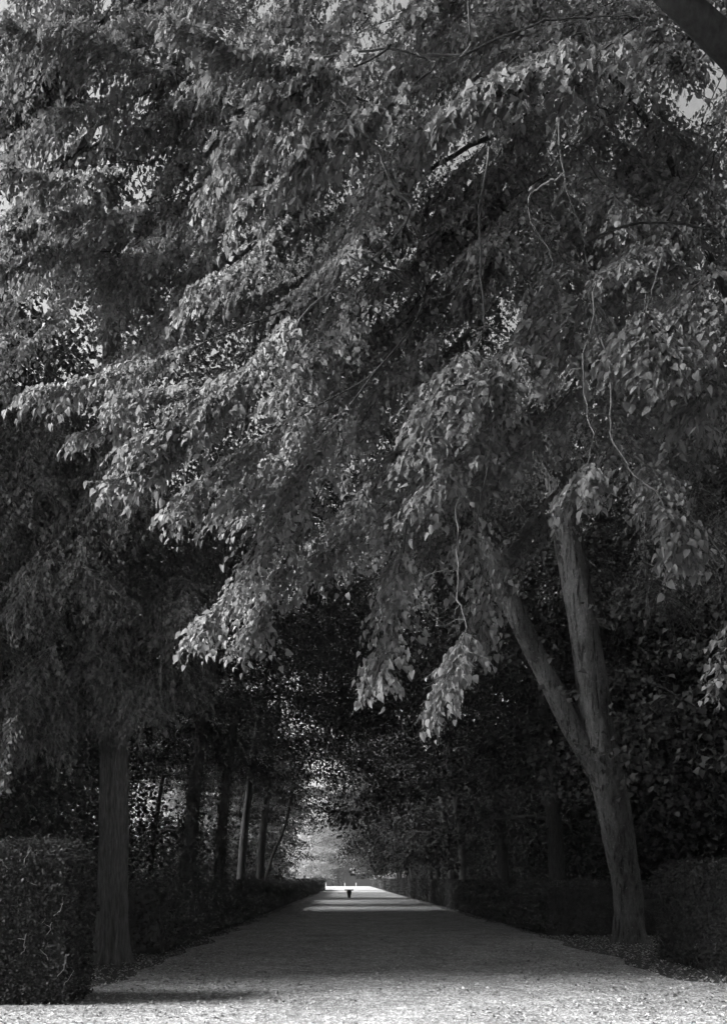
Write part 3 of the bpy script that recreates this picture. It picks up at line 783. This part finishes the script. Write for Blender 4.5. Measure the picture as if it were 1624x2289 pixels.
# clearing trees with sunlight put into the leaf colour, dark trees closing the view
plant(SUNPAINT, -6.6, 116, 0.1, .9, 'sunlit pale tree overhanging the left side of the far clearing', None)
plant(SUNPAINT, -7.2, 150, 1.2, .95, 'pale tree standing behind the sunlit one on the left of the clearing', None)
plant(SUNPAINT, 9.0, 163, 2.8, .85, 'paler tree reaching over the right side of the far clearing', None)
# slender leaning tree in front of the left wood
sl = empty('slender_tree', (-5.3, 50, 0)); tag(sl, 'thin dark tree leaning right over the left hedge, nearly bare', 'tree')
_, CS = tube('trunk', [(-5.3, 50, -.1), (-5.0, 50, 2.2), at(640, 1860, 50), at(662, 1760, 50), at(680, 1690, 50), at(708, 1610, 50)], [.11, .1, .085, .06, .03], sides=10, n=40, mat=M['dark_bark'], parent=sl, wob=.03)
slf = Foliage()
for q, (f, dx, dz) in enumerate(((.45, 1.1, .5), (.55, -1.0, .9), (.65, 1.4, .6), (.75, .9, 1.2), (.85, -1.0, .8), (.95, 1.3, .9))):
    a0 = CS[int(f * 39)]; e = a0 + np.array([dx, rng.normal(0, .5), dz])
    branch_to(sl, 'branch', [Vector(a0), Vector((a0 + e) / 2 + np.array([0, 0, .15])), Vector(e)], .035, .008, M['dark_bark'], wob=.03)
    spray(slf, [Vector((a0 + e) / 2), Vector(e)], t0=.2, fan=.7, ntw=8, gap=.16, size=.15, nb=(0, 0, 1), bracts=0)
sa = slf.arrays()
tag(link('foliage', leaf_mesh('foliage', *sa, LEAF_FAR), sl, mat=M['row_leaf']), kind='stuff')
tag(many_tubes('twigs', slf.tw, M['twig'], sl), kind='stuff')
for i, (x, y) in enumerate([(-16, 214), (-8, 209), (0, 212), (8, 208), (15, 214), (-12, 226), (-3, 226), (5, 228), (12, 225)]):
    plant(FARK[i % 2], x, y, i * 1.3, 1.25, 'dark tree closing the view behind the wall at the avenue end', 'trees behind the end wall')

# unseen trees added beside and behind the viewpoint to shade the view
for x, y, kd, sz, lab in [(13.8, 2.0, 2, 1.1, 'lime tree to the right of the viewpoint, beyond the frame'),
                          (13.0, -6.0, 0, 1.15, 'lime tree to the right and behind the viewpoint, beyond the frame'),
                          (9.5, -13.5, 2, 1.2, 'lime tree far behind the viewpoint on its right, beyond the frame'),
                          (1.5, -17.0, 2, 1.2, 'lime tree straight behind the viewpoint, beyond the frame'),
                          (-7.0, -15.0, 0, 1.2, 'lime tree far behind the viewpoint on its left, beyond the frame'),
                          (-13.5, -8.0, 2, 1.1, 'lime tree to the left and behind the viewpoint, beyond the frame'),
                          (-11.5, 13.5, 2, .62, 'low lime tree left of the hedge block, beyond the frame'),
                          (-12.5, 17.5, 2, 1.05, 'tall lime tree behind the left hedge block, beyond the frame')]:
    plant(KIND[kd], x, y, 2.6 + x, sz, lab, 'lime trees beyond the frame')
SHADEK = crown_kind(41, 33, 5.6, 22.6, 70, 620, .2, LEAF_FAR, M['row_leaf'], .32, .6)  # unseen tall trees added to keep sun off the upper right boughs
for x, y, lab in ((-16.2, 0.0, 'very tall high-crowned lime tree left of the viewpoint, beyond the frame'), (-16.8, 7.5, 'very tall high-crowned lime tree far left of the hedge block, beyond the frame')):
    plant(SHADEK, x, y, y, 1.0, lab, 'lime trees beyond the frame')
# ------------------------------------------------------------------ deep wood to both sides, reads as one mass
def wood(name, label, rects, seed):
    rg = np.random.default_rng(seed)
    P, S = [], []
    for (x0, x1, y0, y1, zmax, k, size) in rects:
        nc = k // 40
        c = np.stack([rg.uniform(x0, x1, nc), rg.uniform(y0, y1, nc), zmax * rg.random(nc) ** 1.15 + .2], 1)
        p = c[rg.integers(0, nc, k)] + rg.normal(0, 1, (k, 3)) * np.array([.8, .8, .45])
        p[:, 2] = np.abs(p[:, 2]) + .05
        P.append(p); S.append(size * rg.uniform(.6, 1.4, k))
    P = np.concatenate(P); S = np.concatenate(S); k = len(P)
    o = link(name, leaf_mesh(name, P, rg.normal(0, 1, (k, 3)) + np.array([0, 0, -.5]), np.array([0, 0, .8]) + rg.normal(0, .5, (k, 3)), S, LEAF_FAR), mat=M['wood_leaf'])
    tag(o, label, 'wood', kind='stuff')
wood('wood', 'dark mass of woodland behind the left hedges', [(-17, -9.3, 11, 38, 19.5, 260000, .17), (-13, -7.2, 36, 92, 4.2, 60000, .18)], 31)
wood('wood', 'dark mass of woodland behind the right hedges', [(10.2, 19, 19, 42, 17, 190000, .17), (10.5, 21, 42, 130, 17, 110000, .3), (8.2, 12, 24, 120, 4.0, 60000, .18)], 32)
wood('wood', 'dark woodland beyond the end of the avenue', [(-34, -8, 206, 232, 24, 60000, .4), (8, 30, 184, 232, 20, 30000, .4), (-12, 12, 202, 222, 16, 40000, .35)], 33)
# loose trunks inside the left wood
for k, (x, y, s) in enumerate([(-9.5, 38, .6), (-9.8, 46, .6), (-9.6, 55, .7), (-9.0, 62, .6)]):
    plant(KIND[1], x, y, .3 * k, s, 'thin dark trunk inside the wood behind the left row', 'thin trunks in the left wood')
plant(KIND[2], 11.8, 24.0, 2.5, 1.15, 'broad dim trunk at the right edge inside the dark wood', None)

# ------------------------------------------------------------------ clipped hedges
def hedge(label, x0, x1, y0, y1, h, size, dens, seed, group=None, faces='FRT', twigs=0, top_rag=.04):
    rg = np.random.default_rng(seed)
    r = empty('hedge', ((x0 + x1) / 2, y0, 0)); tag(r, label, 'hedge', group)
    # core: rounded lumpy block
    i_ = .05
    V, F = [], []
    ny = max(2, int((y1 - y0) / 1.0)); nzz = 8; 
    ring = [(x0 + i_, 0), (x0 + i_, h * .5), (x0 + i_, h - .12), (x0 + .16, h - i_), (x1 - .16, h - i_), (x1 - i_, h - .12), (x1 - i_, h * .5), (x1 - i_, 0)]
    for a in range(ny + 1):
        y = y0 + i_ + (y1 - y0 - 2 * i_) * a / ny
        for (x, z) in ring:
            w = noise.noise((x * 2, y * 1.3, z * 2 + seed)) * .05
            V.append((x + (w if x > (x0 + x1) / 2 else -w), y, z + (w if z > h - .2 else 0)))
    m_ = len(ring)
    for a in range(ny):
        for b in range(m_ - 1): F.append((a * m_ + b, a * m_ + b + 1, (a + 1) * m_ + b + 1, (a + 1) * m_ + b))
    F.append(tuple(range(m_))[::-1]); F.append(tuple(ny * m_ + b for b in range(m_)))
    me = bpy.data.meshes.new('core'); me.from_pydata(V, [], F); me.update()
    link('core', me, r, mat=M['hedge_core'])
    P, N = [], []
    def add(n, fn, nrm):
        p = fn(n); w = np.array([noise.noise((a * 1.7, b * 1.7, c * 1.7 + seed)) for a, b, c in p]) * .07
        p = p + np.array(nrm) * (w + rg.normal(0, .025, n))[:, None]
        P.append(p); N.append(np.tile(nrm, (n, 1)))
    W, D = x1 - x0, y1 - y0
    if 'F' in faces: add(int(W * h * dens), lambda n: np.stack([rg.uniform(x0, x1, n), np.full(n, y0), rg.uniform(.02, h, n)], 1), (0, -1.0, 0))
    if 'R' in faces: add(int(D * h * dens), lambda n: np.stack([np.full(n, x1), rg.uniform(y0, y1, n), rg.uniform(.02, h, n)], 1), (1.0, 0, 0))
    if 'L' in faces: add(int(D * h * dens), lambda n: np.stack([np.full(n, x0), rg.uniform(y0, y1, n), rg.uniform(.02, h, n)], 1), (-1.0, 0, 0))
    if 'T' in faces: add(int(D * W * dens * .8), lambda n: np.stack([rg.uniform(x0, x1, n), rg.uniform(y0, y1, n), h + np.abs(rg.normal(0, top_rag, n))], 1), (0, 0, 1.0))
    P = np.concatenate(P); N = np.concatenate(N); k = len(P)
    Tt = rg.normal(0, .7, (k, 3)) + N * .5 + np.array([0, 0, .1])
    o = link('leaves', leaf_mesh('leaves', P, Tt, N + rg.normal(0, .6, (k, 3)) + np.array([0, 0, .4]), size * rg.uniform(.6, 1.3, k), LEAF_MID if size < .07 else LEAF_FAR), r, mat=M['hedge_leaf'])
    tag(o, kind='stuff')
    for q in range(twigs):
        p = np.array([rg.uniform(x0 + .1, x1), y0 - rg.uniform(.0, .05), rg.uniform(.1, h - .15)])
        if 'L' in faces and twigs: p = np.array([x0 - rg.uniform(0, .05), rg.uniform(y0, y1), rg.uniform(.05, .5)])
        n_ = 6; an = rg.uniform(-.9, .9); L = rg.uniform(.08, .26)
        dv = np.array([math.sin(an), -.15, math.cos(an)])
        cur = p + dv * L * np.linspace(0, 1, n_)[:, None] + np.cumsum(rg.normal(0, .014, (n_, 3)), 0)
        V_, Q_ = tube_arrays(cur, np.linspace(.006, .003, n_), 5)
        if rg.random() < .6:
            c2 = cur[3] + nz(dv + np.array([rg.normal(0, .9), 0, rg.normal(0, .4)])) * L * .5 * np.linspace(0, 1, 4)[:, None]
            v2, q2 = tube_arrays(c2, np.linspace(.004, .002, 4), 5); Q_ = np.vstack([Q_, q2 + len(V_)]); V_ = np.vstack([V_, v2])
        link('twig', mesh_np('twig', V_, Q_.ravel(), np.arange(len(Q_)) * 4, np.full(len(Q_), 4), True), r, mat=M['hedge_twig'])
    return r
hedge('tall clipped hedge block with pale bare twigs in the left foreground', -9.0, -3.36, 9.6, 10.45, 1.88, .042, 2300, 1, faces='FRT', twigs=90)
hedge('long low clipped hedge along the left side of the path', -5.1, -3.75, 16.2, 58, 1.38, .06, 420, 2, 'long hedges')
hedge('farther clipped hedge in the middle of the left side', -5.1, -3.75, 58.6, 104, 1.42, .11, 130, 3, 'long hedges')
hedge('farthest and shortest clipped hedge on the left, ending at the clearing', -5.3, -3.85, 106, 126, 1.65, .16, 60, 4, 'long hedges')
hedge('tall clipped hedge block at the right edge behind the fallen leaves', 5.85, 8.6, 6.5, 15.3, 1.72, .05, 900, 5, faces='FLT', twigs=14)
hedge('long low clipped hedge along the right side of the path', 5.3, 8.6, 21.6, 52, 1.38, .06, 420, 6, 'long hedges', faces='FLT')
hedge('middle clipped hedge on the right side of the path', 5.3, 6.3, 52.6, 84, 1.40, .11, 130, 7, 'long hedges', faces='FLT')
hedge('farther right hedge segment standing before the lit one', 5.3, 6.3, 85.5, 126, 1.48, .13, 100, 8, 'long hedges', faces='FLT')
hedge('farthest right hedge, its side lit by the clearing', 5.35, 6.4, 129, 188, 1.65, .16, 60, 9, 'long hedges', faces='FLT')

# pale bush behind the far right hedge
rb = empty('bush', (6.9, 127, 0)); tag(rb, 'small pale rounded bush peeking over the far right hedge', 'bush')
k = 900; rg = np.random.default_rng(5)
v = nz(rg.normal(0, 1, (k, 3))); p = np.array([6.9, 127.0, 1.75]) + v * np.array([.95, .9, .9]) * (rg.random(k) ** .35)[:, None] * (1 + .25 * np.sin(v[:, :1] * 7 + v[:, 2:] * 5))
p[:, 2] = np.maximum(p[:, 2], .1)
tag(link('foliage', leaf_mesh('foliage', p, v + rg.normal(0, .5, (k, 3)), v + rg.normal(0, .4, (k, 3)), .2 * rg.uniform(.6, 1.3, k), LEAF_FAR), rb, mat=M['bract']), kind='stuff')
for q in range(4): tube('stem', [(6.9, 127, 0), (6.9 + rg.normal(0, .2), 127 + rg.normal(0, .2), .8), (6.9 + rg.normal(0, .5), 127 + rg.normal(0, .4), 1.7)], [.04, .015], sides=6, mat=M['dark_bark'], parent=rb)

# ------------------------------------------------------------------ urn on the path
def lathe(name, prof, sides, mat, parent, c):
    V, F = [], []
    for (r_, z) in prof:
        for j in range(sides):
            a = 2 * math.pi * j / sides; V.append((c[0] + r_ * math.cos(a), c[1] + r_ * math.sin(a), c[2] + z))
    n = len(prof)
    for i in range(n - 1):
        for j in range(sides): F.append((i * sides + j, i * sides + (j + 1) % sides, (i + 1) * sides + (j + 1) % sides, (i + 1) * sides + j))
    F.append(tuple(range(sides))[::-1]); F.append(tuple((n - 1) * sides + j for j in range(sides)))
    me = bpy.data.meshes.new(name); me.from_pydata(V, [], F); me.update()
    for p_ in me.polygons: p_.use_smooth = len(p_.vertices) == 4 and name != 'rim'
    return link(name, me, parent, mat=mat)
U = empty('urn', (0, 67, 0)); tag(U, 'dark stone urn with wide flat top standing in the middle of the path', 'urn')
lathe('foot', [(.13, .01), (.135, .03), (.12, .06), (.105, .09)], 24, M['urn_stone'], U, (0, 67, 0))
lathe('body', [(.105, .085), (.125, .14), (.15, .26), (.185, .40), (.205, .48), (.205, .53), (.185, .58), (.15, .605), (.14, .625)], 32, M['urn_stone'], U, (0, 67, 0))
lathe('rim', [(.15, .612), (.34, .622), (.37, .632), (.37, .715), (.35, .725), (.20, .720)], 32, M['urn_stone'], U, (0, 67, 0))

# ------------------------------------------------------------------ end of the avenue: wall with a dark gateway, three posts
def box(name, x0, x1, y0, y1, z0, z1, mat, parent):
    V = [(x0, y0, z0), (x1, y0, z0), (x1, y1, z0), (x0, y1, z0), (x0, y0, z1), (x1, y0, z1), (x1, y1, z1), (x0, y1, z1)]
    F = [(0, 3, 2, 1), (4, 5, 6, 7), (0, 1, 5, 4), (1, 2, 6, 5), (2, 3, 7, 6), (3, 0, 4, 7)]
    me = bpy.data.meshes.new(name); me.from_pydata(V, [], F); me.update()
    o = link(name, me, parent, mat=mat)
    bv = o.modifiers.new('bevel', 'BEVEL'); bv.width = .02; bv.segments = 2
    return o
for (xa, xb, lab) in ((-9.5, -4.4, 'grey garden wall left of the dark gateway at the avenue end'), (-1.2, 9.5, 'grey garden wall right of the dark gateway at the avenue end')):
    w = empty('garden_wall', ((xa + xb) / 2, 197, 0)); tag(w, lab, 'wall', 'walls at the avenue end')
    box('wall_body', xa + .35, xb - .35, 197.0, 197.4, 0, 2.9, M['wall_plaster'], w)
    box('coping', xa + .3, xb - .3, 196.9, 197.5, 2.903, 3.03, M['wall_plaster'], w)
    for e in (xa, xb - .35): box('pier', e, e + .35, 196.85, 197.55, 0, 3.25, M['wall_plaster'], w)
for i, (px, lab) in enumerate(((728.3, 'leftmost of the three short pale posts before the end wall'), (770.4, 'middle of the three short pale posts before the end wall'), (795.5, 'rightmost of the three short pale posts before the end wall'))):
    x = (px - CX) / FX * 189
    pst = empty('post', (x, 189, 0)); tag(pst, lab, 'post', 'posts at the avenue end')
    lathe('shaft', [(.085, 0), (.085, .12), (.07, .14), (.065, .74)], 14, M['post_paint'], pst, (x, 189, 0))
    lathe('cap', [(.06, .735), (.085, .75), (.09, .80), (.07, .86), (.02, .90)], 14, M['post_paint'], pst, (x, 189, 0))

# ------------------------------------------------------------------ fallen leaves
rg = np.random.default_rng(77)
k = 60000
y = 7.6 + 60 * rg.random(k) ** 2.4
x = rg.uniform(-6.5, 8.5, k)
edge = np.clip(np.maximum((-x - .2) / 3.4, (x - 2.0) / 3.6), 0, 1)
clump = np.array([noise.noise((a_ * .9, b_ * .9, 2.0)) for a_, b_ in zip(x, y)])
keep = rg.random(k) < np.clip(.18 + .82 * edge + .45 * clump, 0.04, 1) * np.where((y < 9.6) & (x < 1.5), .45, 1)
x, y = x[keep], y[keep]; k = len(x)
P = np.stack([x, y, .016 + rg.random(k) * .012], 1)
a = rg.random(k) * 2 * math.pi
T = np.stack([np.cos(a), np.sin(a), rg.normal(0, .15, k)], 1)
o = link('fallen_leaves', leaf_mesh('fallen_leaves', P, T, np.array([0, 0, 1.0]) + rg.normal(0, .35, (k, 3)), rg.uniform(.018, .052, k), LEAF), mat=M['litter_leaf'])
tag(o, 'pale fallen leaves scattered over the gravel path and its edges', 'fallen leaves', kind='stuff')

# ------------------------------------------------------------------ thin haze in the air
m_, t_, out_ = new_mat('haze')
v_ = t_.nodes.new('ShaderNodeVolumePrincipled')
v_.inputs['Color'].default_value = g(.9); v_.inputs['Density'].default_value = .00045; v_.inputs['Anisotropy'].default_value = .2
t_.links.new(v_.outputs[0], out_.inputs['Volume'])
hz = bpy.data.meshes.new('haze')
x0, x1, y0, y1, z0, z1 = -950, 950, -950, 950, -1, 36
hz.from_pydata([(x0, y0, z0), (x1, y0, z0), (x1, y1, z0), (x0, y1, z0), (x0, y0, z1), (x1, y0, z1), (x1, y1, z1), (x0, y1, z1)], [],
               [(0, 3, 2, 1), (4, 5, 6, 7), (0, 1, 5, 4), (1, 2, 6, 5), (2, 3, 7, 6), (3, 0, 4, 7)])
tag(link('haze', hz, mat=m_), 'thin pale haze in the air of the avenue', 'haze', kind='stuff')
